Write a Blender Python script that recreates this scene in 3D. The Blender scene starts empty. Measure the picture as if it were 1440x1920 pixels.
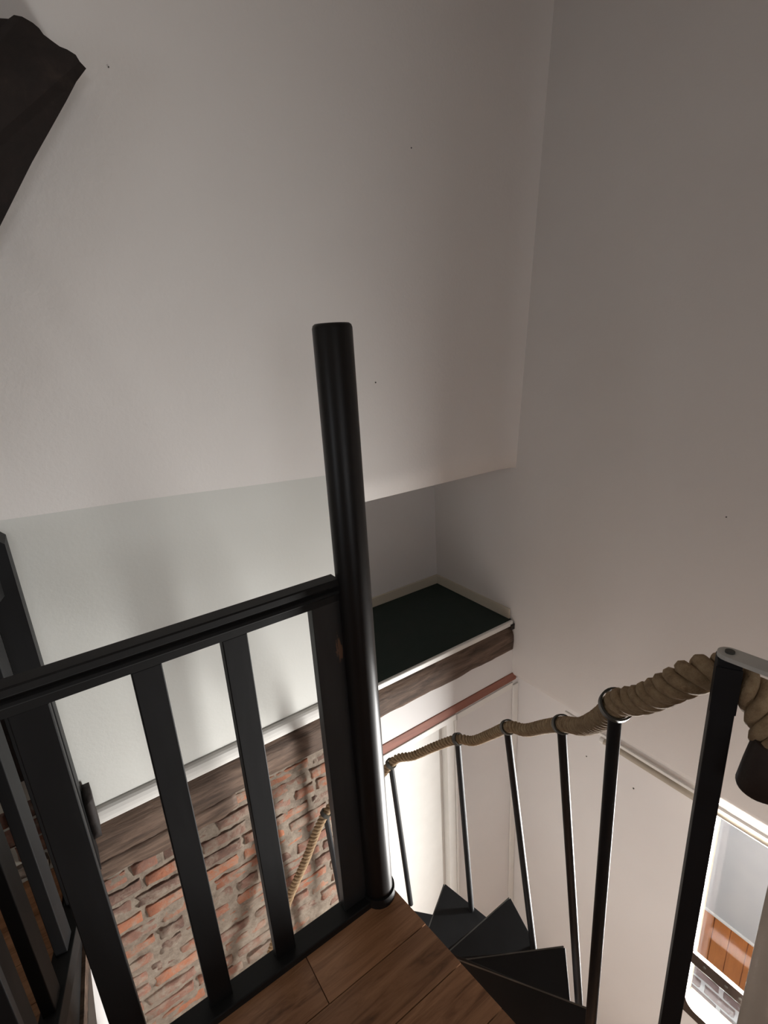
import bpy, bmesh, math, random
from mathutils import Vector, Matrix, noise

S = bpy.context.scene
COL = S.collection
random.seed(7)

# ------------------------------------------------------------------ camera
cam_d = bpy.data.cameras.new('camera')
cam = bpy.data.objects.new('camera', cam_d)
COL.objects.link(cam)
R_ = Vector((0.8200211, -0.5694255, -0.0576185))
U_ = Vector((0.2139575, 0.2116204, 0.9536451))
F_ = Vector((0.5308366, 0.7943371, -0.2953661))
cam.matrix_world = Matrix(((R_.x, U_.x, -F_.x, 0.0), (R_.y, U_.y, -F_.y, 0.0), (R_.z, U_.z, -F_.z, 1.5), (0, 0, 0, 1)))
cam_d.sensor_fit = 'VERTICAL'
cam_d.sensor_height = 36.0
cam_d.lens = 950.0 / 1920.0 * 36.0
cam_d.clip_start = 0.02
S.camera = cam

# ------------------------------------------------------------------ world, daylight, exposure
W = bpy.data.worlds.new('World')
S.world = W
W.use_nodes = True
bg = W.node_tree.nodes['Background']
bg.inputs[0].default_value = (0.86, 0.93, 1.0, 1)
bg.inputs[1].default_value = 2.1
S.view_settings.view_transform = 'Standard'
S.view_settings.look = 'None'
S.view_settings.exposure = 0.0
S.view_settings.gamma = 1.0
S.view_settings.use_curve_mapping = False


def area(name, loc, aim, sx, sy, power, color):
    d = bpy.data.lights.new(name, 'AREA')
    d.shape = 'RECTANGLE'
    d.size, d.size_y = sx, sy
    d.energy = power
    d.color = color
    o = bpy.data.objects.new(name, d)
    COL.objects.link(o)
    o.location = loc
    o.rotation_euler = (Vector(aim) - Vector(loc)).to_track_quat('-Z', 'Y').to_euler()
    return o


# daylight standing in the openings of the lower window, the gable window and the upper left window
area('daylight_lower_window', (2.072, 0.535, -0.99), (0.0, 0.535, -0.99), 0.18, 1.2, 190, (1.0, 0.985, 0.955))
area('daylight_gable_window', (-0.6, -2.78, 1.5), (-0.6, 0.0, 1.5), 0.95, 1.05, 8.0, (1.0, 0.965, 0.965))
area('daylight_left_window', (-2.78, 0.35, 1.45), (0.0, 0.35, 1.45), 0.85, 1.05, 2.5, (1.0, 0.965, 0.965))


# ------------------------------------------------------------------ material helpers
def mat(name):
    m = bpy.data.materials.new(name)
    m.use_nodes = True
    nt = m.node_tree
    b = nt.nodes['Principled BSDF']
    return m, nt, b


def nd(nt, t, **kw):
    n = nt.nodes.new(t)
    for k, v in kw.items():
        if k in n.inputs:
            n.inputs[k].default_value = v
        else:
            setattr(n, k, v)
    return n


def ramp(nt, fac, stops):
    r = nd(nt, 'ShaderNodeValToRGB')
    e = r.color_ramp.elements
    while len(e) < len(stops):
        e.new(0.5)
    for el, (p, c) in zip(e, stops):
        el.position = p
        el.color = (c[0], c[1], c[2], 1)
    nt.links.new(fac, r.inputs[0])
    return r.outputs[0]


def coords(nt, scale=(1, 1, 1), kind='Object', rot=(0, 0, 0)):
    t = nd(nt, 'ShaderNodeTexCoord')
    mp = nd(nt, 'ShaderNodeMapping')
    mp.inputs['Scale'].default_value = scale
    mp.inputs['Rotation'].default_value = rot
    nt.links.new(t.outputs[kind], mp.inputs[0])
    return mp.outputs[0]


def noise_n(nt, vec, scale, detail=4, rough=0.55, dist=0.0):
    n = nd(nt, 'ShaderNodeTexNoise')
    n.inputs['Scale'].default_value = scale
    n.inputs['Detail'].default_value = detail
    n.inputs['Roughness'].default_value = rough
    n.inputs['Distortion'].default_value = dist
    nt.links.new(vec, n.inputs['Vector'])
    return n.outputs['Fac']


def bump(nt, b, height, strength, dist=0.01):
    bp = nd(nt, 'ShaderNodeBump')
    bp.inputs['Strength'].default_value = strength
    bp.inputs['Distance'].default_value = dist
    nt.links.new(height, bp.inputs['Height'])
    nt.links.new(bp.outputs[0], b.inputs['Normal'])


def plaster(name, c1, c2, rough=0.85, strength=0.25):
    m, nt, b = mat(name)
    v = coords(nt)
    n1 = noise_n(nt, v, 1.6, 5)
    nt.links.new(ramp(nt, n1, [(0.35, c1), (0.7, c2)]), b.inputs['Base Color'])
    b.inputs['Roughness'].default_value = rough
    n2 = noise_n(nt, v, 90, 3)
    n3 = noise_n(nt, v, 5, 3)
    mx = nd(nt, 'ShaderNodeMath', operation='MULTIPLY_ADD')
    nt.links.new(n3, mx.inputs[0])
    mx.inputs[1].default_value = 4.0
    nt.links.new(n2, mx.inputs[2])
    bump(nt, b, mx.outputs[0], strength, 0.003)
    return m


def paint(name, col, rough=0.4, var=0.5, streak=(1, 1, 1), strength=0.15, spec=0.5):
    m, nt, b = mat(name)
    v = coords(nt, streak)
    n1 = noise_n(nt, v, 14, 5)
    c2 = tuple(x * (1 + var) for x in col)
    nt.links.new(ramp(nt, n1, [(0.35, col), (0.75, c2)]), b.inputs['Base Color'])
    r = nd(nt, 'ShaderNodeMapRange')
    r.inputs['To Min'].default_value = rough - 0.08
    r.inputs['To Max'].default_value = rough + 0.12
    nt.links.new(n1, r.inputs['Value'])
    nt.links.new(r.outputs[0], b.inputs['Roughness'])
    b.inputs['Specular IOR Level'].default_value = spec
    bump(nt, b, noise_n(nt, v, 40, 3), strength, 0.002)
    return m


def timber(name, stops, grain=(1, 1, 1), rough=0.75, strength=0.6):
    m, nt, b = mat(name)
    v = coords(nt, grain)
    n1 = noise_n(nt, v, 9, 8, 0.65, 0.6)
    nt.links.new(ramp(nt, n1, stops), b.inputs['Base Color'])
    b.inputs['Roughness'].default_value = rough
    bump(nt, b, noise_n(nt, v, 22, 6, 0.6, 0.3), strength, 0.006)
    return m


def chipped(name):
    """black painted wood with a patch where the paint has split to bare wood"""
    m, nt, b = mat(name)
    v = coords(nt, (1, 1, 0.2))
    n1 = noise_n(nt, v, 14, 5)
    base = ramp(nt, n1, [(0.35, (0.014, 0.015, 0.016)), (0.75, (0.028, 0.030, 0.032))])
    tc = nd(nt, 'ShaderNodeTexCoord')
    sub = nd(nt, 'ShaderNodeVectorMath', operation='SUBTRACT')
    nt.links.new(tc.outputs['Object'], sub.inputs[0])
    sub.inputs[1].default_value = (0.502, 0.985, 0.81)
    mul = nd(nt, 'ShaderNodeVectorMath', operation='MULTIPLY')
    nt.links.new(sub.outputs[0], mul.inputs[0])
    mul.inputs[1].default_value = (85, 20, 17)
    ln = nd(nt, 'ShaderNodeVectorMath', operation='LENGTH')
    nt.links.new(mul.outputs[0], ln.inputs[0])
    n2 = noise_n(nt, coords(nt, (1, 1, 0.15)), 160, 4)
    add = nd(nt, 'ShaderNodeMath', operation='MULTIPLY_ADD')
    nt.links.new(n2, add.inputs[0])
    add.inputs[1].default_value = 1.9
    nt.links.new(ln.outputs['Value'], add.inputs[2])
    fac = ramp(nt, add.outputs[0], [(0.0, (1, 1, 1)), (0.95, (1, 1, 1)), (1.0, (0, 0, 0))])
    mr = nd(nt, 'ShaderNodeMath', operation='LESS_THAN')
    nt.links.new(add.outputs[0], mr.inputs[0])
    mr.inputs[1].default_value = 1.55
    mx = nd(nt, 'ShaderNodeMix', data_type='RGBA')
    nt.links.new(mr.outputs[0], mx.inputs['Factor'])
    nt.links.new(base, mx.inputs['A'])
    mx.inputs['B'].default_value = (0.16, 0.085, 0.05, 1)
    nt.links.new(mx.outputs['Result'], b.inputs['Base Color'])
    b.inputs['Roughness'].default_value = 0.45
    bump(nt, b, noise_n(nt, v, 40, 3), 0.15, 0.002)
    return m


M = {}
M['white'] = plaster('white_plaster', (0.69, 0.655, 0.63), (0.72, 0.69, 0.665))
M['white_cool'] = plaster('white_wall_paint', (0.735, 0.715, 0.705), (0.765, 0.75, 0.74), 0.7, 0.12)
M['lean'] = plaster('warm_white_plaster', (0.82, 0.785, 0.755), (0.84, 0.81, 0.78))
M['room_wall'] = plaster('beige_room_wall', (0.42, 0.385, 0.35), (0.47, 0.435, 0.40))
M['knee'] = plaster('grey_white_wall_paint', (0.71, 0.71, 0.67), (0.735, 0.74, 0.705), 0.7, 0.12)
M['rail_grey'] = paint('greyed_white_paint', (0.50, 0.485, 0.45), 0.45, 0.15)
M['white_gloss'] = paint('white_gloss_paint', (0.76, 0.745, 0.71), 0.35, 0.05)
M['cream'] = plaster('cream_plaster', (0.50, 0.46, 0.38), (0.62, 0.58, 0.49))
M['skirting'] = plaster('beige_skirting', (0.56, 0.50, 0.40), (0.62, 0.56, 0.46), 0.6)
M['black_wood'] = paint('black_painted_wood', (0.007, 0.007, 0.0075), 0.55, 0.7, (1, 1, 0.2), spec=0.25)
M['black_rail'] = paint('black_rail_paint', (0.008, 0.008, 0.008), 0.55, 0.7, (0.2, 1, 1), spec=0.3)
M['black_chip'] = chipped('black_chipped_wood')
M['black_metal'] = paint('black_metal', (0.009, 0.009, 0.010), 0.52, 0.6, spec=0.25)
M['column'] = paint('black_column_enamel', (0.008, 0.0065, 0.006), 0.38, 0.8, (1, 1, 0.15), spec=0.32)
M['tread'] = paint('black_tread', (0.007, 0.0075, 0.0085), 0.65, 0.6, spec=0.25)
M['worn'] = paint('worn_edge', (0.06, 0.06, 0.055), 0.5, 0.9)
M['ring'] = paint('dark_iron_ring', (0.035, 0.034, 0.028), 0.45, 1.2)
M['green'] = paint('dark_green_panel', (0.0065, 0.017, 0.0125), 0.65, 0.35)
M['timber'] = timber('old_timber', [(0.25, (0.020, 0.012, 0.008)), (0.42, (0.075, 0.046, 0.031)), (0.6, (0.155, 0.10, 0.070)), (0.85, (0.30, 0.205, 0.15))], (0.45, 4, 4))
M['timber_dark'] = timber('dark_timber', [(0.3, (0.007, 0.0035, 0.0025)), (0.55, (0.016, 0.009, 0.0065)), (0.8, (0.06, 0.038, 0.027))], (1, 1, 1))
M['red_wood'] = timber('red_brown_wood', [(0.2, (0.15, 0.05, 0.032)), (0.55, (0.25, 0.09, 0.058)), (0.85, (0.33, 0.13, 0.085))], (0.4, 3, 3), 0.6, 0.2)
M['sleeve'] = timber('dark_sleeve', [(0.3, (0.014, 0.008, 0.006)), (0.6, (0.03, 0.017, 0.012)), (0.85, (0.06, 0.04, 0.03))], (1, 1, 1), 0.6, 0.3)
M['dark_frame'] = paint('dark_brown_frame', (0.02, 0.013, 0.011), 0.45, 0.8)
M['bead'] = paint('cream_bead', (0.62, 0.56, 0.44), 0.5, 0.1)
M['rod'] = paint('beige_rod', (0.42, 0.37, 0.30), 0.45, 0.15)
M['curtain'] = plaster('taupe_cloth', (0.125, 0.108, 0.092), (0.165, 0.145, 0.125), 0.95, 0.3)
M['orange'] = timber('orange_board', [(0.2, (0.42, 0.135, 0.03)), (0.6, (0.55, 0.19, 0.045)), (0.9, (0.62, 0.25, 0.07))], (3, 3, 0.5), 0.7, 0.2)
M['render'] = plaster('grey_white_render', (0.46, 0.47, 0.49), (0.58, 0.58, 0.57), 0.85, 0.2)
M['ground'] = plaster('grey_paving', (0.3, 0.29, 0.27), (0.4, 0.39, 0.36), 0.9, 0.4)
M['mortar_out'] = plaster('pale_mortar', (0.62, 0.60, 0.58), (0.75, 0.73, 0.70), 0.95, 0.5)
M['lower_floor'] = timber('lower_floor_wood', [(0.2, (0.2, 0.12, 0.07)), (0.6, (0.3, 0.19, 0.11)), (0.9, (0.38, 0.25, 0.15))], (0.5, 4, 4), 0.5, 0.1)


def plank_mat():
    m, nt, b = mat('floor_plank_wood')
    oi = nd(nt, 'ShaderNodeObjectInfo')
    tc = nd(nt, 'ShaderNodeTexCoord')
    sh = nd(nt, 'ShaderNodeVectorMath', operation='MULTIPLY_ADD')
    cmb = nd(nt, 'ShaderNodeCombineXYZ')
    for i in range(3):
        nt.links.new(oi.outputs['Random'], cmb.inputs[i])
    nt.links.new(cmb.outputs[0], sh.inputs[0])
    sh.inputs[1].default_value = (7, 11, 3)
    nt.links.new(tc.outputs['Object'], sh.inputs[2])
    mp = nd(nt, 'ShaderNodeMapping')
    mp.inputs['Scale'].default_value = (0.7, 7, 7)
    nt.links.new(sh.outputs[0], mp.inputs[0])
    n1 = noise_n(nt, mp.outputs[0], 4.5, 9, 0.68, 0.9)
    c = ramp(nt, n1, [(0.28, (0.10, 0.042, 0.018)), (0.45, (0.28, 0.13, 0.06)), (0.6, (0.40, 0.20, 0.10)), (0.85, (0.50, 0.28, 0.15))])
    hv = nd(nt, 'ShaderNodeHueSaturation')
    mr = nd(nt, 'ShaderNodeMapRange')
    mr.inputs['To Min'].default_value = 0.8
    mr.inputs['To Max'].default_value = 1.2
    nt.links.new(oi.outputs['Random'], mr.inputs['Value'])
    nt.links.new(mr.outputs[0], hv.inputs['Value'])
    nt.links.new(c, hv.inputs['Color'])
    nt.links.new(hv.outputs[0], b.inputs['Base Color'])
    b.inputs['Roughness'].default_value = 0.42
    bump(nt, b, n1, 0.12, 0.003)
    return m


M['plank'] = plank_mat()


def brick_mat(name, stops, mortar, smear=0.52):
    m, nt, b = mat(name)
    oi = nd(nt, 'ShaderNodeObjectInfo')
    ge = nd(nt, 'ShaderNodeNewGeometry')
    n1 = noise_n(nt, ge.outputs['Position'], 34, 7, 0.68)
    mixf = nd(nt, 'ShaderNodeMath', operation='MULTIPLY_ADD')
    nt.links.new(n1, mixf.inputs[0])
    mixf.inputs[1].default_value = 0.8
    ms = nd(nt, 'ShaderNodeMath', operation='MULTIPLY_ADD')
    nt.links.new(oi.outputs['Random'], ms.inputs[0])
    ms.inputs[1].default_value = 0.75
    ms.inputs[2].default_value = -0.28
    nt.links.new(ms.outputs[0], mixf.inputs[2])
    base = ramp(nt, mixf.outputs[0], stops)
    n2 = noise_n(nt, ge.outputs['Position'], 17, 8, 0.72, 0.4)
    n3 = noise_n(nt, ge.outputs['Position'], 3.2, 3)
    ad = nd(nt, 'ShaderNodeMath', operation='MULTIPLY_ADD')
    nt.links.new(n3, ad.inputs[0])
    ad.inputs[1].default_value = 0.5
    nt.links.new(n2, ad.inputs[2])
    f = ramp(nt, ad.outputs[0], [(smear + 0.16, (0, 0, 0)), (smear + 0.32, (0.9, 0.9, 0.9))])
    mx = nd(nt, 'ShaderNodeMix', data_type='RGBA')
    nt.links.new(f, mx.inputs['Factor'])
    nt.links.new(base, mx.inputs['A'])
    mx.inputs['B'].default_value = (*mortar, 1)
    nt.links.new(mx.outputs['Result'], b.inputs['Base Color'])
    b.inputs['Roughness'].default_value = 0.92
    n4 = noise_n(nt, ge.outputs['Position'], 75, 8, 0.78)
    bump(nt, b, n4, 1.0, 0.014)
    return m


M['brick'] = brick_mat('old_red_brick', [(0.0, (0.15, 0.09, 0.068)), (0.22, (0.25, 0.14, 0.105)), (0.42, (0.35, 0.18, 0.13)), (0.6, (0.45, 0.175, 0.10)), (0.85, (0.55, 0.22, 0.12))], (0.40, 0.325, 0.255), 0.53)
M['brick_out'] = brick_mat('pale_outdoor_brick', [(0.0, (0.33, 0.22, 0.2)), (0.5, (0.42, 0.30, 0.28)), (1.0, (0.5, 0.38, 0.35))], (0.66, 0.63, 0.6), 0.6)


def mortar_mat():
    m, nt, b = mat('sandy_mortar')
    ge = nd(nt, 'ShaderNodeNewGeometry')
    n1 = noise_n(nt, ge.outputs['Position'], 26, 8, 0.7)
    nt.links.new(ramp(nt, n1, [(0.3, (0.20, 0.155, 0.12)), (0.52, (0.34, 0.275, 0.215)), (0.75, (0.46, 0.39, 0.31))]), b.inputs['Base Color'])
    b.inputs['Roughness'].default_value = 0.95
    bump(nt, b, noise_n(nt, ge.outputs['Position'], 80, 8, 0.78), 1.0, 0.014)
    return m


M['mortar'] = mortar_mat()


def rope_mat():
    m, nt, b = mat('hemp_rope')
    v = coords(nt)
    n1 = noise_n(nt, v, 60, 6, 0.7)
    n2 = noise_n(nt, v, 500, 2)
    nt.links.new(ramp(nt, n1, [(0.25, (0.17, 0.105, 0.055)), (0.5, (0.30, 0.205, 0.115)), (0.8, (0.42, 0.31, 0.19))]), b.inputs['Base Color'])
    b.inputs['Roughness'].default_value = 0.9
    bump(nt, b, n2, 0.7, 0.002)
    return m


M['rope'] = rope_mat()


def glass_mat():
    m = bpy.data.materials.new('window_glass')
    m.use_nodes = True
    nt = m.node_tree
    nt.nodes.remove(nt.nodes['Principled BSDF'])
    t = nd(nt, 'ShaderNodeBsdfTransparent')
    g = nd(nt, 'ShaderNodeBsdfGlossy')
    g.inputs['Roughness'].default_value = 0.03
    mx = nd(nt, 'ShaderNodeMixShader')
    mx.inputs[0].default_value = 0.012
    nt.links.new(t.outputs[0], mx.inputs[1])
    nt.links.new(g.outputs[0], mx.inputs[2])
    nt.links.new(mx.outputs[0], nt.nodes['Material Output'].inputs[0])
    return m


M['glass'] = glass_mat()


# ------------------------------------------------------------------ geometry helpers
def link(name, bm, m, parent=None, smooth=False):
    me = bpy.data.meshes.new(name)
    bmesh.ops.recalc_face_normals(bm, faces=bm.faces)
    bm.to_mesh(me)
    bm.free()
    if smooth:
        for p in me.polygons:
            p.use_smooth = True
    me.materials.append(M[m] if isinstance(m, str) else m)
    o = bpy.data.objects.new(name, me)
    COL.objects.link(o)
    if parent is not None:
        o.parent = parent
        o.matrix_parent_inverse = Matrix.Translation(-Vector(world_loc(parent)))
    return o


def world_loc(o):
    v = Vector(o.location)
    if o.parent:
        v = v + o.matrix_parent_inverse.translation + world_loc(o.parent)
    return v


def tag(o, label=None, cat=None, group=None, kind=None):
    if label:
        o['label'] = label
    if cat:
        o['category'] = cat
    if group:
        o['group'] = group
    if kind:
        o['kind'] = kind
    return o


def thing(name, loc, label, cat, group=None, kind=None):
    o = bpy.data.objects.new(name, None)
    o.empty_display_size = 0.1
    o.location = loc
    COL.objects.link(o)
    return tag(o, label, cat, group, kind)


def bm_box(bm, x0, x1, y0, y1, z0, z1):
    vs = [bm.verts.new((x, y, z)) for x in (x0, x1) for y in (y0, y1) for z in (z0, z1)]
    for f in ((0, 1, 3, 2), (4, 6, 7, 5), (0, 4, 5, 1), (2, 3, 7, 6), (0, 2, 6, 4), (1, 5, 7, 3)):
        bm.faces.new([vs[i] for i in f])
    return vs


def box(name, x0, x1, y0, y1, z0, z1, m, parent=None, bev=0.0, seg=2):
    bm = bmesh.new()
    bm_box(bm, x0, x1, y0, y1, z0, z1)
    if bev:
        bmesh.ops.bevel(bm, geom=bm.edges[:], offset=bev, segments=seg, affect='EDGES', profile=0.5)
    return link(name, bm, m, parent)


def struct(name, label, bm_or_o, m=None, cat=None):
    o = bm_or_o if m is None else link(name, bm_or_o, m)
    return tag(o, label, cat, None, 'structure')


def sbox(name, label, *a, **k):
    o = box(name, *a, **k)
    return tag(o, label, None, None, 'structure')


def bm_prism(bm, pts, off):
    a = [bm.verts.new(p) for p in pts]
    b = [bm.verts.new(Vector(p) + Vector(off)) for p in pts]
    n = len(pts)
    bm.faces.new(a)
    bm.faces.new(list(reversed(b)))
    for i in range(n):
        j = (i + 1) % n
        bm.faces.new([a[i], b[i], b[j], a[j]])


def prism(name, pts, off, m, parent=None, bev=0.0):
    bm = bmesh.new()
    bm_prism(bm, pts, off)
    if bev:
        bmesh.ops.bevel(bm, geom=bm.edges[:], offset=bev, segments=2, affect='EDGES', profile=0.5)
    return link(name, bm, m, parent)


def bm_tube(bm, pts, radii, n=12, caps=True):
    pts = [Vector(p) for p in pts]
    if not isinstance(radii, (list, tuple)):
        radii = [radii] * len(pts)
    up = None
    rings = []
    for i, p in enumerate(pts):
        t = (pts[min(i + 1, len(pts) - 1)] - pts[max(i - 1, 0)]).normalized()
        if up is None:
            up = Vector((0, 0, 1)) if abs(t.z) < 0.9 else Vector((1, 0, 0))
        a = t.cross(up).normalized()
        up = a.cross(t).normalized()
        rings.append([bm.verts.new(p + (a * math.cos(q) + up * math.sin(q)) * radii[i]) for q in [2 * math.pi * k / n for k in range(n)]])
    for i in range(len(rings) - 1):
        for k in range(n):
            bm.faces.new([rings[i][k], rings[i][(k + 1) % n], rings[i + 1][(k + 1) % n], rings[i + 1][k]])
    if caps:
        bm.faces.new(list(reversed(rings[0])))
        bm.faces.new(rings[-1])


def tube(name, pts, radii, m, parent=None, n=16, smooth=True):
    bm = bmesh.new()
    bm_tube(bm, pts, radii, n)
    o = link(name, bm, m, parent, smooth)
    if smooth:
        for p in o.data.polygons:
            if len(p.vertices) > 4:
                p.use_smooth = False
        o.data.set_sharp_from_angle(angle=math.radians(50))
    return o


def rough_box(name, x0, x1, y0, y1, z0, z1, m, parent=None, step=0.03, amp=0.006, freq=9.0, seed=0.0, edge=None):
    bm = bmesh.new()
    dims = (x1 - x0, y1 - y0, z1 - z0)
    nx, ny, nz = [max(1, int(round(d / step))) for d in dims]
    nx, ny, nz = min(nx, 60), min(ny, 12), min(nz, 30)
    idx = {}

    def vert(i, j, k):
        if (i, j, k) not in idx:
            idx[(i, j, k)] = bm.verts.new((x0 + dims[0] * i / nx, y0 + dims[1] * j / ny, z0 + dims[2] * k / nz))
        return idx[(i, j, k)]
    for i in range(nx):
        for j in range(ny):
            for k in (0, nz):
                bm.faces.new([vert(i, j, k), vert(i + 1, j, k), vert(i + 1, j + 1, k), vert(i, j + 1, k)])
        for k in range(nz):
            for j in (0, ny):
                bm.faces.new([vert(i, j, k), vert(i + 1, j, k), vert(i + 1, j, k + 1), vert(i, j, k + 1)])
    for j in range(ny):
        for k in range(nz):
            for i in (0, nx):
                bm.faces.new([vert(i, j, k), vert(i, j + 1, k), vert(i, j + 1, k + 1), vert(i, j, k + 1)])
    c = Vector(((x0 + x1) / 2, (y0 + y1) / 2, (z0 + z1) / 2))
    for v in bm.verts:
        q = v.co * freq + Vector((seed, seed * 2.3, -seed))
        d = noise.noise_vector(q) * amp + noise.noise_vector(q * 3.1) * amp * 0.45
        on = sum(1 for a, lo, hi in ((v.co.x, x0, x1), (v.co.y, y0, y1), (v.co.z, z0, z1)) if abs(a - lo) < 1e-6 or abs(a - hi) < 1e-6)
        if on >= 2:
            d += (c - v.co).normalized() * amp * 0.0
            d.y += amp * 0.5 * (1 if v.co.y < c.y else -1)
            d.z += amp * 0.5 * (1 if v.co.z < c.z else -1)
        v.co += d
    if edge:
        for v in bm.verts:
            edge(v)
    return link(name, bm, m, parent, True)


# ================================================================== THE SETTING
FZ = -0.055          # landing floor level
XW = 1.953           # right wall, upper part
YF = 1.70            # face of the beam and the lower front wall
LZ = -2.57           # lower floor
MS, MC = 0.0781870, 1.8053269   # leaning wall: y + MS*z = MC


def ym(z):
    return MC - MS * z


# closed shell
sbox('ceiling', 'beige ceiling of the upper room', -2.9, 2.35, -2.9, 2.6, 3.0, 3.12, 'room_wall')
sbox('wall_outer_front', 'outer wall behind the leaning wall and alcove', -2.9, 2.35, 2.36, 2.6, LZ - 0.1, 3.0, 'white')
bm = bmesh.new()
bm_box(bm, -2.9, -2.7, -2.9, 2.36, LZ - 0.1, 0.9)
bm_box(bm, -2.9, -2.7, -2.9, 2.36, 2.0, 3.0)
bm_box(bm, -2.9, -2.7, -2.9, -0.1, 0.9, 2.0)
bm_box(bm, -2.9, -2.7, 0.8, 2.36, 0.9, 2.0)
struct('wall_left', 'beige wall of the upper room on the far left', bm, 'room_wall')
bm = bmesh.new()
bm_box(bm, -2.7, 2.35, -2.9, -2.7, LZ - 0.1, 0.95)
bm_box(bm, -2.7, 2.35, -2.9, -2.7, 2.05, 3.0)
bm_box(bm, -2.7, -1.1, -2.9, -2.7, 0.95, 2.05)
bm_box(bm, -0.1, 2.35, -2.9, -2.7, 0.95, 2.05)
struct('wall_back', 'beige wall behind the viewer with a window opening', bm, 'room_wall')
sbox('floor_lower', 'wooden floor at the foot of the spiral stair', -2.7, 2.35, -2.7, 2.36, LZ - 0.1, LZ, 'lower_floor')

# leaning (mansard) wall: plane y + MS z = MC, right part ends in a lip above the alcove
bm = bmesh.new()
NX, NZ = 40, 26


def lean_patch(x0, x1, zb, zt, nx, nz, flare):
    g = []
    for k in range(nz + 1):
        row = []
        for i in range(nx + 1):
            x = x0 + (x1 - x0) * i / nx
            z = zb + (zt - zb) * k / nz
            y = ym(z) + 0.0005 * noise.noise(Vector((x * 1.7, z * 1.7, 3.1)))
            # softly rounded corner towards the right wall near the lip
            if flare:
                e = max(0.0, (x - (XW - 0.10)) / 0.10)
                y -= 0.03 * e * e
            row.append(bm.verts.new((x, y, z)))
        g.append(row)
    for k in range(nz):
        for i in range(nx):
            bm.faces.new([g[k][i], g[k][i + 1], g[k + 1][i + 1], g[k + 1][i]])
    return g


ga = lean_patch(-2.7, 0.97, 0.9, 3.0, 30, 20, False)
gb = lean_patch(0.97, XW + 0.02, 0.92, 3.0, 20, 20, True)
lip = gb[0]
back = [bm.verts.new((v.co.x, v.co.y + 0.06, v.co.z + 0.004)) for v in lip]
top = [bm.verts.new((v.co.x, v.co.y + 0.06, 3.0)) for v in lip]
for i in range(len(lip) - 1):
    bm.faces.new([lip[i], back[i], back[i + 1], lip[i + 1]])
    bm.faces.new([back[i], top[i], top[i + 1], back[i + 1]])
o = link('wall_leaning', bm, 'lean', None, True)
struct('wall_leaning', 'tall white wall leaning inwards above the alcove and knee wall', o)

# knee wall left of the column, rotated a hair so its top edge meets the leaning wall along a sloping line
KX0, KX1 = -0.20, 0.97


def yk(x):
    return 1.7176 + 0.0041 * (x + 0.1)


bm = bmesh.new()
bm_prism(bm, [(KX0, yk(KX0), 0.0915), (KX1, yk(KX1), 0.0915), (KX1, yk(KX1), 1.35), (KX0, yk(KX0), 1.35)], (0, 0.0605, 0))
struct('wall_knee', 'white upright knee wall between the black post and the column', bm, 'knee')
sbox('wall_alcove_left', 'white side of the alcove hidden behind the column', 0.91, 0.97, 1.775, 2.36, 0.03, 1.3, 'white_cool')
sbox('wall_alcove', 'white back wall of the alcove', 0.97, XW, 2.345, 2.36, -0.1, 1.3, 'white_cool')
sbox('ceiling_alcove', 'underside above the alcove', 0.97, XW, 1.79, 2.345, 0.93, 0.99, 'white_cool')

# right wall, upper part with a rounded lower edge
bm = bmesh.new()
prof = [(XW, 3.0)]
r0 = 0.045
zb = -0.315
for k in range(7):
    a = math.pi / 2 * k / 6
    prof.append((XW + r0 * (1 - math.cos(a)), zb + r0 * (1 - math.sin(a))))
prof += [(2.35, zb), (2.35, 3.0)]
bm_prism(bm, [(x, -2.7, z) for x, z in prof], (0, 5.06, 0))
struct('wall_right', 'tall white right hand wall above the lower window', bm, 'white')

# right wall, lower part with two window openings
LX = 2.0
bm = bmesh.new()
WZ0, WZ1 = -1.63, -0.355
bm_box(bm, LX, 2.10, -2.7, 2.36, LZ - 0.1, WZ0)
bm_box(bm, LX, 2.10, -2.7, 2.36, WZ1, zb)
bm_box(bm, LX, 2.10, 0.645, 2.36, WZ0, WZ1)
bm_box(bm, LX, 2.10, -2.7, 0.02, WZ0, WZ1)
struct('wall_right_lower', 'white lower wall holding the dark framed window', bm, 'white_cool')

# lower front wall: brick part, door part; lower left wall
bm = bmesh.new()
nx, nz = 110, 150
BX0, BX1, BZ0, BZ1 = -0.24, 1.0, -1.75, -0.02
g = []
for k in range(nz + 1):
    row = []
    for i in range(nx + 1):
        x = BX0 + (BX1 - BX0) * i / nx
        z = BZ0 + (BZ1 - BZ0) * k / nz
        y = YF + 0.0022 + 0.0045 * noise.noise(Vector((x * 14, z * 14, 0))) + 0.004 * noise.noise(Vector((x * 38, z * 38, 5)))
        row.append(bm.verts.new((x, y, z)))
    g.append(row)
for k in range(nz):
    for i in range(nx):
        bm.faces.new([g[k][i], g[k][i + 1], g[k + 1][i + 1], g[k + 1][i]])
bm_box(bm, BX0, BX1, YF + 0.03, 1.80, LZ, BZ1)
brick_wall = link('wall_brick', bm, 'mortar', None, True)
struct('wall_brick', 'old red brick wall with sandy mortar behind the black railing', brick_wall)

brick_meshes = []


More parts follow.
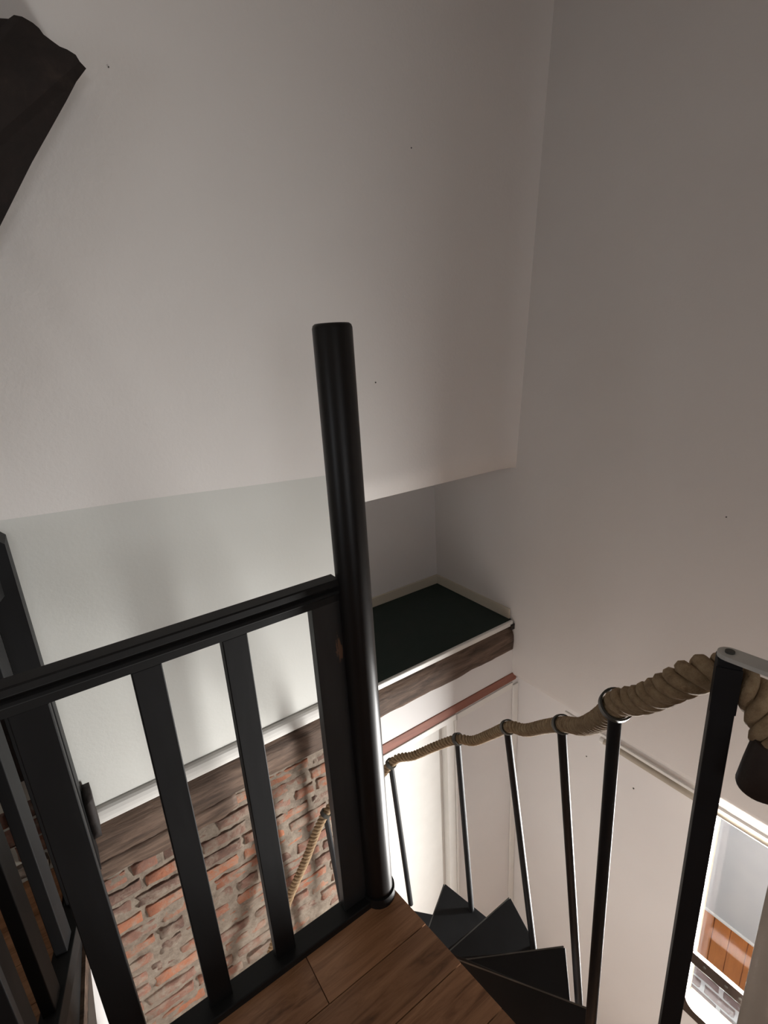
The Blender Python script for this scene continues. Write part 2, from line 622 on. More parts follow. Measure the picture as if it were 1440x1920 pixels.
def brick_mesh(seed):
    rnd = random.Random(seed)
    bm = bmesh.new()
    # unit brick: length 1 (x), depth along +y, height 1 (z); worn front
    cols = [0.0, 0.05, 0.35, 0.68, 0.95, 1.0]
    rows = [0.0, 0.14, 0.5, 0.86, 1.0]
    g = []
    for j, z in enumerate(rows):
        row = []
        for i, x in enumerate(cols):
            edge = i in (0, len(cols) - 1) or j in (0, len(rows) - 1)
            y = (0.0075 + rnd.uniform(-0.003, 0.004)) if edge else rnd.uniform(-0.0045, 0.0035)
            dx = rnd.uniform(-0.018, 0.018) if i not in (0, 5) else rnd.uniform(-0.012, 0.012)
            dz = rnd.uniform(-0.04, 0.04)
            row.append(bm.verts.new((x - 0.5 + dx, y, z - 0.5 + dz)))
        g.append(row)
    for j in range(len(rows) - 1):
        for i in range(len(cols) - 1):
            bm.faces.new([g[j][i], g[j][i + 1], g[j + 1][i + 1], g[j + 1][i]])
    rim = [g[0][i] for i in range(6)] + [g[j][5] for j in range(1, 5)] + [g[4][i] for i in range(4, -1, -1)] + [g[j][0] for j in range(3, 0, -1)]
    bk = [bm.verts.new((v.co.x * 0.98, 0.03, v.co.z * 0.95)) for v in rim]
    for i in range(len(rim)):
        j = (i + 1) % len(rim)
        bm.faces.new([rim[i], bk[i], bk[j], rim[j]])
    me = bpy.data.meshes.new('brick')
    bmesh.ops.recalc_face_normals(bm, faces=bm.faces)
    bm.to_mesh(me)
    bm.free()
    for p in me.polygons:
        p.use_smooth = True
    me.materials.append(M['brick'])
    return me


brick_meshes = [brick_mesh(s) for s in range(10)]
rb = random.Random(11)


def lay_bricks(parent, x0, x1, ztop, zbot, y, course=0.071, length=0.205, skip=None, meshes=brick_meshes, name='brick'):
    z = ztop - course / 2
    row = 0
    while z > zbot:
        x = x0 - rb.uniform(0, length)
        while x < x1:
            L = length * rb.choice((1.0, 1.0, 1.0, 0.5, 0.94, 0.8))
            a, b2 = max(x, x0), min(x + L, x1)
            if b2 - a > 0.035 and not (skip and skip((a + b2) / 2, z, a, b2)):
                o = bpy.data.objects.new(name, rb.choice(meshes))
                COL.objects.link(o)
                o.parent = parent
                h = course - 0.013 + rb.uniform(-0.004, 0.003)
                o.location = ((a + b2) / 2, y + rb.uniform(-0.004, 0.004), z + rb.uniform(-0.003, 0.003))
                o.scale = ((b2 - a) - 0.012, 1.0, h)
                o.rotation_euler = (rb.uniform(-0.02, 0.02), rb.uniform(-0.012, 0.012), rb.uniform(-0.01, 0.01))
            x += L + 0.001
        z -= course
        row += 1


# only where the wall shows between landing and beam
lay_bricks(brick_wall, -0.225, 0.985, -0.125, -1.62, YF,
           skip=lambda x, z, a, b: z > -0.20 and x < 0.36)

# door wall, right of the bricks
bm = bmesh.new()
bm_box(bm, 1.0, 1.99, YF, 1.80, -0.285, -0.06)            # white panel between beam and red strip
bm_box(bm, 1.50, LX, YF, 1.80, LZ, -0.335)               # right of the door
bm_box(bm, 1.0, 1.50, YF, 1.80, -0.372, -0.335)          # above the door
bm_box(bm, 1.0, 1.02, YF, 1.80, LZ, -0.372)
struct('wall_door', 'white lower wall around the plain door', bm, 'white_cool')
bm = bmesh.new()
bm_prism(bm, [(-0.215, -1.0, LZ), (-0.215, 1.7, LZ), (-0.215, 1.7, -0.26), (-0.215, -1.0, -0.26)], (-0.1, 0, 0))
struct('wall_left_lower', 'bright white lower wall under the left landing edge', bm, 'white_cool')

# red brown strip and door
o = box('trim_1', 1.0, XW + 0.03, YF - 0.006, YF + 0.03, -0.337, -0.283, 'red_wood', None, bev=0.004)
tag(o, 'red brown timber strip above the white door', None, None, 'structure')
door = thing('door_1', (1.24, YF, LZ), 'plain white door recessed beneath the red brown strip', 'door', None, 'structure')
box('door_leaf', 1.02, 1.4445, YF + 0.035, YF + 0.07, LZ + 0.005, -0.375, 'white_gloss', door, bev=0.002)
box('door_frame', 1.4445, 1.50, YF - 0.006, YF + 0.05, LZ, -0.372, 'white_gloss', door, bev=0.005)
box('door_stop', 1.5, 1.515, YF - 0.012, YF, LZ, -0.372, 'white_gloss', door, bev=0.003)
box('door_head', 1.02, 1.515, YF - 0.010, YF, -0.375, -0.340, 'white_gloss', door, bev=0.003)
o = box('trim_2', 1.955, 1.998, YF - 0.012, YF, LZ, -0.365, 'white_gloss', None, bev=0.004)
tag(o, 'thin white corner trim beside the lower right wall', None, None, 'structure')
o = box('trim_3', 1.52, 1.955, YF - 0.008, YF, -0.385, -0.345, 'white_gloss', None, bev=0.003)
tag(o, 'thin white head trim right of the door', None, None, 'structure')

# ------------------------------------------------------------------ floor of the landing
EDGE = lambda y: 0.599 + (0.977 - y) * 0.1015
bm = bmesh.new()
poly = [(-2.7, -2.7), (1.95, -2.7), (1.95, -1.3), (0.70, -1.3), (EDGE(0.0), 0.0), (0.6, 0.965), (0.56, 1.03), (-0.310, 1.03), (-0.272, 1.33), (-0.228, 1.78), (-2.7, 1.78)]
bm_prism(bm, [(x, y, FZ - 0.012) for x, y in poly], (0, 0, -0.195))
floor = link('floor', bm, 'plank')
struct('floor', 'brown wooden plank landing floor beside the spiral stair', floor)
pm = random.Random(3)


def plank(pts):
    bm = bmesh.new()
    bm_prism(bm, [(x, y, FZ) for x, y in pts], (0, 0, -0.0115))
    o = link('plank', bm, 'plank', floor)
    return o


y = 0.964
row = 0
G = 0.0012
BUTT = [0.30, -0.45, 0.05, 0.42, -0.2, 0.2, -0.5, 0.33, 0.0, 0.5, -0.3, 0.15]
while y > -0.75:
    y0 = y - 0.132
    xs = [-1.6, BUTT[row % 12] - 0.95, BUTT[row % 12]]
    for a, b in zip(xs[:-1], xs[1:]):
        plank([(a + G, y0 + G), (b - G, y0 + G), (b - G, y - G), (a + G, y - G)])
    b = xs[-1]
    e0, e1 = EDGE(y0), EDGE(y)
    if y <= 0.0:
        e0 = e1 = 0.69
    plank([(b + G, y0 + G), (e0, y0 + G), (e1, y - G), (b + G, y - G)])
    y = y0
    row += 1
y = 1.03
while y < 1.62:
    y1 = min(y + 0.132, 1.70)
    xr = lambda t: -0.312 + (t - 1.03) * 0.13
    c = -0.62 - 0.3 * ((row * 7) % 3)
    plank([(-1.6 + G, y + G), (c - G, y + G), (c - G, y1 - G), (-1.6 + G, y1 - G)])
    plank([(c + G, y + G), (xr(y), y + G), (xr(y1), y1 - G), (c + G, y1 - G)])
    y = y1
    row += 1

# ------------------------------------------------------------------ wall left of the black post
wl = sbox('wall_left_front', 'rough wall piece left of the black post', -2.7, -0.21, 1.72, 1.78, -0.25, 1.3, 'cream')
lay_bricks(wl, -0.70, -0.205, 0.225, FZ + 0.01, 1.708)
tag(rough_box('wooden_beam', -1.4, -0.215, 1.66, 1.73, 0.335, 0.60, 'timber_dark', step=0.04, amp=0.004, seed=4),
    'dark brown beam on the wall behind the left railing', 'beam')

# ================================================================== BEAMS, LEDGE, SHELF
def top_chamfer(v):
    if v.co.y < YF + 0.02 and v.co.z > -0.022:
        v.co.y += (v.co.z + 0.022) * 0.62


beam = tag(rough_box('wooden_beam', -0.17, XW - 0.006, YF - 0.012, YF + 0.09, -0.122, 0.030, 'timber', step=0.018, amp=0.0055, freq=8, seed=1.3, edge=top_chamfer),
           'long weathered brown beam along the foot of the knee wall and alcove', 'beam')


def ragged(v):
    if v.co.z < -0.15:
        v.co.z += 0.030 * noise.noise(Vector((v.co.x * 9, 0, 2.2))) - 0.012 + 0.05 * max(0, v.co.x - 0.1)


tag(rough_box('wooden_beam', -0.17, 0.345, YF - 0.006, YF + 0.06, -0.20, -0.124, 'timber', step=0.02, amp=0.005, seed=6.7, edge=ragged),
    'short ragged timber piece under the long beam, above the bricks', 'beam')

# white rounded ledge under the knee wall (left) and the slim edge of the alcove shelf (right)
bm = bmesh.new()
prof = [(1.75, 0.028), (1.700, 0.028), (1.697, 0.034), (1.6965, 0.046), (1.698, 0.060), (1.702, 0.074), (1.708, 0.082), (1.716, 0.0865), (1.75, 0.0865)]
bm_prism(bm, [(-0.165, yy, zz) for yy, zz in prof], (1.135, 0, 0))
tag(link('wall_ledge', bm, 'white_gloss'), 'white rounded ledge along the foot of the knee wall', 'ledge')

shelf = thing('alcove_shelf', (1.45, 1.95, 0.03), 'dark green shelf board filling the alcove, with a slim white front edge', 'shelf')
box('shelf_board', 0.972, XW - 0.002, YF + 0.008, 2.343, 0.030, 0.058, 'green', shelf, bev=0.001)
box('edge_strip', 0.972, XW - 0.008, YF - 0.010, YF + 0.008, 0.030, 0.060, 'white_gloss', shelf, bev=0.005, seg=3)
sk = box('baseboard_back', 0.972, XW - 0.002, 2.333, 2.345, 0.058, 0.118, 'skirting', None, bev=0.002)
tag(sk, 'beige skirting along the back of the alcove', None, None, 'structure')
sk = box('baseboard_right', XW - 0.011, XW, YF + 0.02, 2.333, 0.058, 0.118, 'skirting', None, bev=0.002)
tag(sk, 'beige skirting along the right side of the alcove', None, None, 'structure')
tag(rough_box('beam_end', XW - 0.03, XW - 0.004, YF - 0.018, YF - 0.008, 0.008, 0.042, 'timber_dark', beam, step=0.01, amp=0.003, seed=9))

# heavy broken beam on the leaning wall, upper left
pts = [(-0.35, 1.30), (0.034, 1.829), (0.126, 1.967), (0.224, 2.104), (0.252, 2.145), (0.279, 2.177), (0.268, 2.188), (0.262, 2.199), (0.246, 2.205), (0.232, 2.207), (0.218, 2.214),
       (0.204, 2.222), (0.198, 2.232), (0.188, 2.240), (0.170, 2.247), (0.155, 2.246), (0.143, 2.236), (0.127, 2.233), (0.09, 2.222), (0.04, 2.215), (-0.05, 2.17), (-0.62, 1.40)]
bm = bmesh.new()
YB = 1.55
front = [bm.verts.new((x, YB + 0.004 * noise.noise(Vector((x * 20, z * 20, 0))), z)) for x, z in pts]


def to_wall(x, z):
    s = 1.665 / 1.55
    return (x * s, 1.70, 1.5 + (z - 1.5) * 1.0 + 0.004)


bk = [bm.verts.new((x - (0.05 if i in range(0, 6) else 0.02), 1.74, z + (0.012 if i < 6 else -0.02))) for i, (x, z) in enumerate(pts)]
bm.faces.new(front)
bm.faces.new(list(reversed(bk)))
for i in range(len(pts)):
    j = (i + 1) % len(pts)
    bm.faces.new([front[i], bk[i], bk[j], front[j]])
tag(link('roof_beam', bm, 'timber_dark'), 'dark broken roof brace on the leaning wall at upper left', 'beam')

# ================================================================== RAILING IN FRONT
rail = thing('railing', (0.2, 1.0, FZ), 'black painted wooden railing with flat balusters ending at the column', 'railing')
prof = [(1.020, 1.000), (0.984, 1.000), (0.981, 0.997), (0.981, 0.984), (0.986, 0.980), (0.989, 0.974), (0.983, 0.970), (0.981, 0.964), (0.985, 0.960), (0.985, 0.943), (1.016, 0.943), (1.016, 0.975), (1.022, 0.982), (1.022, 0.997)]
bm = bmesh.new()
bm_prism(bm, [(-0.75, yy, zz) for yy, zz in prof], (1.2655, 0, 0))
link('top_rail', bm, 'black_rail', rail)
box('bottom_rail', -0.75, 0.515, 0.962, 1.022, FZ - 0.01, -0.033, 'black_rail', rail, bev=0.003)
for i, (a, b) in enumerate(((-0.145, -0.083), (0.052, 0.108), (0.229, 0.284), (0.440, 0.515), (-0.33, -0.275), (-0.52, -0.465), (-0.71, -0.655))):
    o = box('baluster', a, b, 0.986, 1.014, -0.033, 0.943, 'black_chip' if i == 3 else 'black_wood', rail, bev=0.002)

# ================================================================== LEFT RAILING
rail2 = thing('railing', (-0.16, 1.62, FZ), 'black railing at the left edge of the stairwell, with a post against the knee wall', 'railing')
bm = bmesh.new()
bm_prism(bm, [(-0.192, 1.60, FZ), (-0.128, 1.60, FZ), (-0.128, 1.60, 1.085), (-0.140, 1.60, 1.098), (-0.192, 1.60, 1.105)], (0, 0.105, 0))
link('newel_post', bm, 'black_wood', rail2)


def lx(y):
    return -0.168 - (1.65 - y) * 0.24


def slanted(name, y0, y1, w0, w1, z0, z1, m, parent):
    pts = [(lx(y0) - w0, y0, z0), (lx(y0) + w1, y0, z0), (lx(y1) + w1, y1, z0), (lx(y1) - w0, y1, z0)]
    return prism(name, pts, (0, 0, z1 - z0), m, parent, bev=0.002)


slanted('top_rail', 1.03, 1.605, 0.020, 0.020, 0.945, 1.0, 'black_rail', rail2)
slanted('bottom_rail', 1.03, 1.605, 0.025, 0.025, FZ, 0.0, 'black_rail', rail2)
for yb in (1.50, 1.36, 1.22, 1.09):
    slanted('baluster', yb - 0.027, yb + 0.027, 0.014, 0.014, 0.0, 0.945, 'black_wood', rail2)
rough_box('bracket', -0.127, -0.103, 1.625, 1.708, 0.045, 0.205, 'timber_dark', rail2, step=0.02, amp=0.003, seed=2)
# fascia boards under it
o = prism('landing_fascia', [(-0.215, 1.70, FZ - 0.005), (-0.215, 1.70, -0.215), (-0.292, 1.03, -0.215), (-0.292, 1.03, FZ - 0.005)], (0.012, 0, 0), 'black_rail')
tag(o, 'black fascia board on the left landing edge', 'fascia')
o = prism('fascia_strip', [(-0.212, 1.70, -0.216), (-0.212, 1.70, -0.262), (-0.290, 1.03, -0.262), (-0.290, 1.03, -0.216)], (0.02, 0, 0), 'timber', o)

# ================================================================== SPIRAL STAIR
PX, PY = 0.556, 0.985
PR = 0.0425
stair = thing('spiral_staircase', (PX, PY, LZ), 'black spiral staircase winding down around a tall round column', 'staircase')
bm = bmesh.new()
bm_tube(bm, [(PX, PY, LZ), (PX, PY, -1.2), (PX, PY, 0.0), (PX, PY, 1.560), (PX, PY, 1.566), (PX, PY, 1.569)], [PR, PR, PR, PR, PR - 0.002, PR - 0.006], 48)
o = link('column', bm, 'column', stair, True)
o.data.set_sharp_from_angle(angle=math.radians(40))
H = 0.18
TR = 0.605


def pol(r, deg):
    a = math.radians(deg)
    return (PX - 0.006 + r * math.cos(a), PY + r * math.sin(a))


def tread_far(k):
    return -55.0 if k == 1 else -59.5 + 30.0 * (k - 1)


for k in range(1, 14):
    z = -0.05 - H * k
    f, n = tread_far(k), tread_far(k) - 37
    tr = TR + (0.012 if k == 1 else 0.0)
    p = [pol(tr, f), pol(tr, n)]
    i0, i1 = pol(0.048, n - 40), pol(0.048, f + 40)
    t = prism('tread', [(*p[0], z), (*p[1], z), (*i0, z), (*i1, z)], (0, 0, -0.028), 'tread', stair, bev=0.0015)
    # worn leading edge
    a, b = Vector((*pol(0.06, f + 8), z)), Vector((*pol(TR - 0.004, f + 0.2), z))
    d = (b - a).normalized()
    nrm = Vector((-d.y, d.x, 0))
    q = [a, b, b + nrm * 0.004, a + nrm * 0.004]
    prism('nosing', [tuple(v + Vector((0, 0, 0.0008))) for v in q], (0, 0, -0.026), 'worn', t)

BAL = [  # foot, top of the stair balusters, top to bottom
    ((0.722, 0.384, -0.23), (0.717, 0.388, 0.889)),
    ((0.983, 0.570, -0.41), (0.940, 0.640, 0.564)),
    ((1.085, 0.819, -0.59), (1.024, 0.893, 0.341)),
    ((1.086, 1.141, -0.77), (1.053, 1.172, 0.113)),
    ((0.966, 1.420, -0.95), (0.944, 1.437, -0.160)),
    ((0.700, 1.566, -1.13), (0.668, 1.560, -0.330)),
]
RP = [  # rope path with radius
    ((0.6612, 0.1589, 0.9826), 0.0210), ((0.6620, 0.1638, 1.0070), 0.0215), ((0.6681, 0.1726, 1.0299), 0.0220), ((0.6755, 0.1835, 1.0471), 0.0230), ((0.6820, 0.1974, 1.0621), 0.0240),
    ((0.6875, 0.2139, 1.0704), 0.0250), ((0.6905, 0.2308, 1.0697), 0.0260), ((0.6895, 0.2489, 1.0604), 0.0265), ((0.6859, 0.2696, 1.0439), 0.0260), ((0.6872, 0.2928, 1.0161), 0.0250),
    ((0.6964, 0.3214, 0.9793), 0.0245), ((0.7065, 0.3535, 0.9435), 0.0240), ((0.7169, 0.3877, 0.9136), 0.0235), ((0.7568, 0.4292, 0.8443), 0.0225), ((0.8061, 0.4836, 0.7642), 0.0215),
    ((0.8764, 0.5599, 0.6660), 0.0205), ((0.9367, 0.6445, 0.5847), 0.0198), ((0.9773, 0.7302, 0.5000), 0.0193), ((1.0074, 0.8217, 0.4103), 0.0188), ((1.0226, 0.8966, 0.3641), 0.0185),
    ((1.0515, 0.9984, 0.2529), 0.0180), ((1.0631, 1.1004, 0.1470), 0.0180), ((1.0524, 1.1745, 0.1087), 0.0180), ((1.0241, 1.2745, 0.0193), 0.0180), ((0.9852, 1.3669, -0.0698), 0.0180), ((0.9445, 1.4375, -0.1171), 0.0180),
    ((0.885, 1.490, -0.215), 0.0176), ((0.800, 1.535, -0.262), 0.0176), ((0.730, 1.552, -0.270), 0.0176), ((0.668, 1.560, -0.310), 0.0176),
    ((0.615, 1.568, -0.385), 0.018), ((0.556, 1.580, -0.510), 0.018), ((0.466, 1.600, -0.685), 0.018), ((0.385, 1.608, -0.860), 0.018), ((0.335, 1.612, -0.980), 0.018), ((0.295, 1.61, -1.12), 0.018), ((0.27, 1.605, -1.30), 0.018), ((0.26, 1.60, -1.60), 0.018), ((0.255, 1.60, -1.95), 0.017),
]


def catmull(P, step=0.003):
    out = []
    n = len(P)
    for i in range(n - 1):
        p0 = P[max(i - 1, 0)]
        p1, p2 = P[i], P[i + 1]
        p3 = P[min(i + 2, n - 1)]
        v = [Vector((*a[0], a[1])) if False else None for a in (p0, p1, p2, p3)]
        A, B, Cc, D = (Vector(q[0]) for q in (p0, p1, p2, p3))
        m = max(2, int((Cc - B).length / step))
        for s in range(m):
            t = s / m
            pt = 0.5 * ((2 * B) + (Cc - A) * t + (2 * A - 5 * B + 4 * Cc - D) * t * t + (3 * B - A - 3 * Cc + D) * t ** 3)
            out.append((pt, p1[1] + (p2[1] - p1[1]) * t))
    out.append((Vector(P[-1][0]), P[-1][1]))
    return out


path = catmull(RP)


def nearest_tangent(p):
    p = Vector(p)
    i = min(range(len(path)), key=lambda q: (path[q][0] - p).length)
    a, b = path[max(i - 3, 0)][0], path[min(i + 3, len(path) - 1)][0]
    return path[i][0], (b - a).normalized(), path[i][1]


def ring(name, c, axis, rad, width, thick, m, parent):
    bm = bmesh.new()
    axis = Vector(axis).normalized()
    u = axis.orthogonal().normalized()
    v = axis.cross(u)
    n = 28
    rows = []
    for k in range(n):
        a = 2 * math.pi * k / n
        d = u * math.cos(a) + v * math.sin(a)
        rows.append([bm.verts.new(Vector(c) + d * rr + axis * ww) for rr, ww in ((rad, -width / 2), (rad + thick, -width / 2), (rad + thick, width / 2), (rad, width / 2))])
    for k in range(n):
        j = (k + 1) % n
        for i in range(4):
            bm.faces.new([rows[k][i], rows[k][(i + 1) % 4], rows[j][(i + 1) % 4], rows[j][i]])
    o = link(name, bm, m, parent, True)
    o.data.set_sharp_from_angle(angle=math.radians(40))
    return o


ring('column_collar', (PX, PY, -0.0375), (0, 0, 1), PR + 0.0004, 0.033, 0.006, 'black_rail', rail)
for i, (ft, tp) in enumerate(BAL):
    c, t, rr = nearest_tangent(tp)
    rad = 0.0115
    top = Vector(c) - Vector((0, 0, rr * 0.95))
    b = tube('stair_baluster', [ft, top], rad, 'black_metal', stair, 20)
    ring('rope_ring', c, t, rr + 0.0015, 0.016, 0.0035, 'ring', b)
# square end post on the landing
b0 = prism('end_post', [(0.6431, 0.2279, FZ), (0.6557, 0.204, FZ), (0.6769, 0.2151, FZ), (0.6643, 0.239, FZ)], (0, 0, 1.165), 'black_metal', stair, bev=0.0015)
prism('clamp_plate', [(0.6414, 0.2279, 1.035), (0.6547, 0.2026, 1.035), (0.656, 0.2033, 1.035), (0.6427, 0.2286, 1.035)], (0, 0, 0.066), 'black_metal', b0)

# rope, three strands twisted together
rope = thing('rope_handrail', (0.66, 0.2, 1.0), 'thick tan hemp rope threaded through the stair balusters as handrail', 'rope')
NS = 3
frames = []
up = None
dist = 0.0
for i, (p, r) in enumerate(path):
    t = (path[min(i + 1, len(path) - 1)][0] - path[max(i - 1, 0)][0]).normalized()
    if up is None:
        up = t.orthogonal().normalized()
    a = t.cross(up).normalized()
    up = a.cross(t).normalized()
    if i:
        dist -= (p - path[i - 1][0]).length / (r * 2.9) * 2 * math.pi
    frames.append((p, a.copy(), up.copy(), r, dist))
for s in range(NS):
    ph = 2 * math.pi * s / NS
    bm = bmesh.new()
    c, rs = [], []
    for p, a, u, r, th in frames:
        c.append(p + (a * math.cos(th + ph) + u * math.sin(th + ph)) * r * 0.585)
        rs.append(r * 0.425)
    bm_tube(bm, c, rs, 8)
    link('strand', bm, 'rope', rope, True)
# dark sleeve on the rope's upper end
bm = bmesh.new()
bm_tube(bm, [(0.6612, 0.159, 1.019), (0.6611, 0.160, 1.010), (0.6606, 0.162, 0.982), (0.660, 0.165, 0.949), (0.660, 0.165, 0.947)], [0.0225, 0.0245, 0.0265, 0.0275, 0.0262], 28)
o = link('end_sleeve', bm, 'sleeve', rope, True)
o.data.set_sharp_from_angle(angle=math.radians(40))
tag(o, 'dark brown end sleeve')

# white rail from the end post towards the viewer's right
wr = thing('guard_rail', (0.67, 0.2, 1.1), 'flat white guard rail screwed on top of the square black end post', 'rail')
bm = bmesh.new()
w = 0.0135
pts = []
dirv = Vector((0.04, -1, 0)).normalized()
nn = Vector((-dirv.y, dirv.x, 0))
c0 = Vector((0.660, 0.222, 1.1105))
for k in range(9):
    a = math.pi * k / 8
    pts.append(c0 + nn * w * math.cos(a) - dirv * w * math.sin(a))
pts += [c0 + dirv * 1.5 - nn * w, c0 + dirv * 1.5 + nn * w]
bm_prism(bm, [tuple(p) for p in pts], (0, 0, 0.006))
link('rail_bar', bm, 'rail_grey', wr)
tube('screw', [c0 + Vector((0, 0, 0.006)), c0 + Vector((0, 0, 0.0085))], 0.0055, 'ring', wr, 16)
rp = prism('rail_post', [(0.700, -1.26, FZ), (0.726, -1.26, FZ), (0.726, -1.234, FZ), (0.700, -1.234, FZ)], (0, 0, 1.165), 'black_metal', wr)

# ================================================================== LOWER WINDOW, ROD, TRUNKING
rod = thing('curtain_rod', (1.965, 0.3, -0.365), 'thin beige curtain rod running above the lower window', 'rod')
tube('rod_tube', [(1.962, 1.125, -0.366), (1.962, -0.95, -0.366)], 0.0145, 'rod', rod, 20)
tube('end_cap', [(1.962, 1.138, -0.366), (1.962, 1.118, -0.366)], 0.0165, 'white_gloss', rod, 20)
# taupe curtain gathered at the right of the window
cur = thing('curtain', (1.962, 0.25, -1.7), 'taupe curtain gathered on the beige rod beside the lower window', 'curtain')
bm = bmesh.new()
rows = []
for k in range(25):
    z = -0.385 - 1.42 * k / 24
    row = []
    for i in range(61):
        u = i / 60
        yy = 0.06 + 0.348 * u
        xx = 1.957 + 0.0045 * math.sin(u * 2 * math.pi * 4.25 + 0.2 * math.sin(k * 0.5))
        row.append((xx, yy, z))
    rows.append(row)
fr = [[bm.verts.new(p) for p in row] for row in rows]
for k in range(24):
    for i in range(60):
        bm.faces.new([fr[k][i], fr[k][i + 1], fr[k + 1][i + 1], fr[k + 1][i]])
o = link('fabric', bm, 'curtain', cur, True)
so = o.modifiers.new('thickness', 'SOLIDIFY')
so.thickness = 0.002
for yy in (0.08, 0.14, 0.20, 0.26, 0.32, 0.38):
    ring('curtain_ring', (1.962, yy, -0.366), (0, 1, 0), 0.0155, 0.006, 0.0025, 'ring', cur)
tr = box('cable_trunking', XW - 0.012, XW, -0.95, 1.335, -0.330, -0.314, 'white_gloss', None, bev=0.002)
tag(tr, 'narrow white trunking strip along the foot of the right wall', 'trunking')


def lower_window():
    """dark steel frame on the room side of the reveal, glass set in a cream frame behind it"""
    y0, y1, t = 0.02, 0.645, -1.262
    w = thing('window_1', (2.0, 0.33, WZ0), 'narrow dark framed lower window looking onto a brick and orange facade', 'window', None, 'structure')
    xa, xb = 1.992, 2.008
    box('stile', xa, xb, 0.622, y1 + 0.004, WZ0, WZ1, 'dark_frame', w, bev=0.002)
    box('stile', xa, xb, y0, y0 + 0.026, WZ0, WZ1, 'dark_frame', w, bev=0.002)
    tr_ = box('transom', xa - 0.004, xb, y0 + 0.026, 0.622, t - 0.033, t + 0.033, 'dark_frame', w, bev=0.002)
    for yy in (0.30, 0.42, 0.475, 0.565):
        tube('rivet', [(xa - 0.004, yy, t + 0.004), (xa - 0.008, yy, t + 0.004)], 0.006, 'worn', tr_, 10)
    # bottom rail with a rounded left corner
    bm = bmesh.new()
    pts = [(y0, WZ0 - 0.004), (y1, WZ0 - 0.004), (y1, WZ0 + 0.10)]
    for k in range(7):
        a = math.pi / 2 * k / 6
        pts.append((0.622 - 0.055 * (1 - math.cos(a)), WZ0 + 0.10 - 0.055 * math.sin(a)))
    pts.append((y0, WZ0 + 0.045))
    bm_prism(bm, [(xa, yy, zz) for yy, zz in pts], (0.02, 0, 0))
    link('bottom_rail', bm, 'dark_frame', w)
    for a, b, c, d in ((y1 - 0.009, y1, WZ0, WZ1), (y0, y0 + 0.02, WZ0, WZ1)):
        box('bead', 2.078, 2.098, a, b, c, d, 'bead', w, bev=0.002)
    for c, d in ((WZ0, WZ0 + 0.03), (WZ1 - 0.02, WZ1)):
        box('bead', 2.078, 2.098, y0 + 0.02, y1 - 0.009, c, d, 'bead', w, bev=0.002)
    box('pane', 2.086, 2.090, y0 + 0.02, y1 - 0.009, WZ0 + 0.03, WZ1 - 0.02, 'glass', w)


lower_window()


def plain_window(name, label, org, u, w, h):
    # white casement: org = lower corner, u = horizontal direction along the wall
    org, u = Vector(org), Vector(u)
    n = u.cross(Vector((0, 0, 1)))
    win = thing(name, org, label, 'window', None, 'structure')

    def bar(nm, a, b, z0, z1, d, m):
        q = [org + u * a - n * d, org + u * b - n * d, org + u * b + n * d, org + u * a + n * d]
        prism(nm, [tuple(v + Vector((0, 0, z0))) for v in q], (0, 0, z1 - z0), m, win)
    bar('stile', 0, 0.05, 0, h, 0.025, 'white_gloss')
    bar('stile', w - 0.05, w, 0, h, 0.025, 'white_gloss')
    bar('cross_rail', 0.05, w - 0.05, 0, 0.05, 0.025, 'white_gloss')
    bar('cross_rail', 0.05, w - 0.05, h - 0.05, h, 0.025, 'white_gloss')
    bar('pane', 0.05, w - 0.05, 0.05, h - 0.05, 0.002, 'glass')


plain_window('window_2', 'white casement window in the gable wall behind the viewer', (-1.1, -2.72, 0.95), (1, 0, 0), 1.0, 1.1)
plain_window('window_3', 'white casement window in the far left wall', (-2.72, -0.1, 0.9), (0, 1, 0), 0.9, 1.1)

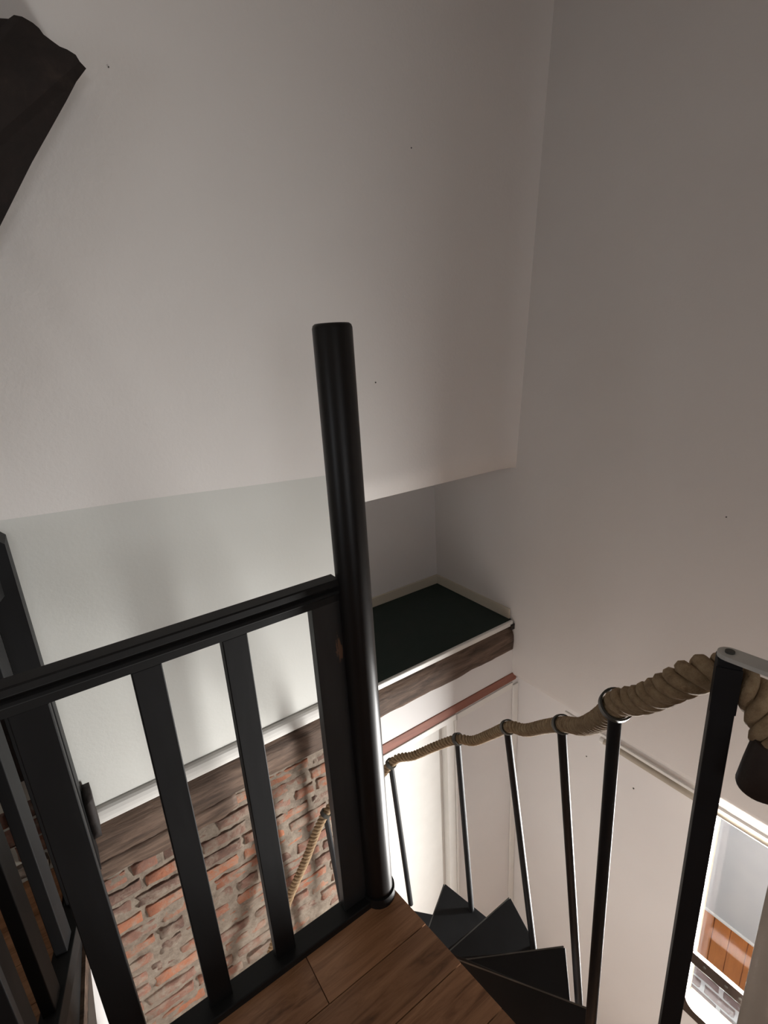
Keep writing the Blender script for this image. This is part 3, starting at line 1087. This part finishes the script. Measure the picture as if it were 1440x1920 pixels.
# ================================================================== FACADE OUTSIDE
FX = 2.80
fac = thing('neighbour_facade', (FX, 0.6, -3.2), 'neighbouring facade seen through the window, pale render over orange boards and brick', 'building')
box('render', FX, FX + 0.2, -1.5, 2.5, -1.90, -1.05, 'render', fac)
box('render_edge', FX - 0.012, FX + 0.02, -1.5, 2.5, -1.912, -1.90, 'white_gloss', fac)
rn = random.Random(5)
yy = -0.2
while yy < 1.5:
    box('board', FX - 0.006 + rn.uniform(-0.002, 0.002), FX + 0.02, yy + 0.0015, yy + 0.088, -2.42, -1.912, 'orange', fac, bev=0.002)
    yy += 0.09
base = box('brick_base', FX + 0.006, FX + 0.2, -1.5, 2.5, -3.3, -2.42, 'mortar_out', fac)
out_meshes = []
for me in brick_meshes[:5]:
    q = me.copy()
    q.materials.clear()
    q.materials.append(M['brick_out'])
    out_meshes.append(q)
z = -2.47
row = 0
while z > -3.1:
    yy = 0.1 - (0.1 if row % 2 else 0.0)
    while yy < 1.35:
        o = bpy.data.objects.new('brick', out_meshes[row % 5 if rn.random() < .5 else rn.randrange(5)])
        COL.objects.link(o)
        o.parent = fac
        o.matrix_parent_inverse = Matrix.Translation(-Vector(fac.location))
        o.location = (FX - 0.004, yy + 0.09, z)
        o.rotation_euler = (0, rn.uniform(-0.02, 0.02), -math.pi / 2)
        o.scale = (0.175, 1, 0.068)
        yy += 0.2
    z -= 0.09
    row += 1
g = box('ground', 2.10, 9.0, -6, 7, -3.32, -3.2, 'ground')
tag(g, 'grey paving at the foot of the neighbouring facade', None, None, 'structure')

# small dark nail heads and chips left in the plaster
for wn, p, nrm, r in (('wall_right_lower', (2.0, 1.23, -0.560), (-1, 0, 0), 0.0035), ('wall_right_lower', (2.0, 0.974, -0.563), (-1, 0, 0), 0.0042),
                      ('wall_right', (XW, 0.735, 0.880), (-1, 0, 0), 0.0025), ('wall_leaning', (1.13, ym(1.40), 1.40), (0, -1, 0), 0.003), ('wall_leaning', (1.30, ym(2.19), 2.19), (0, -1, 0), 0.0022),
                      ('wall_leaning', (0.345, ym(2.225), 2.225), (0, -1, 0), 0.0018)):
    n_ = Vector(nrm)
    tube('nail', [Vector(p) - n_ * 0.004, Vector(p) + n_ * 0.002], r, 'ring', bpy.data.objects[wn], 8)
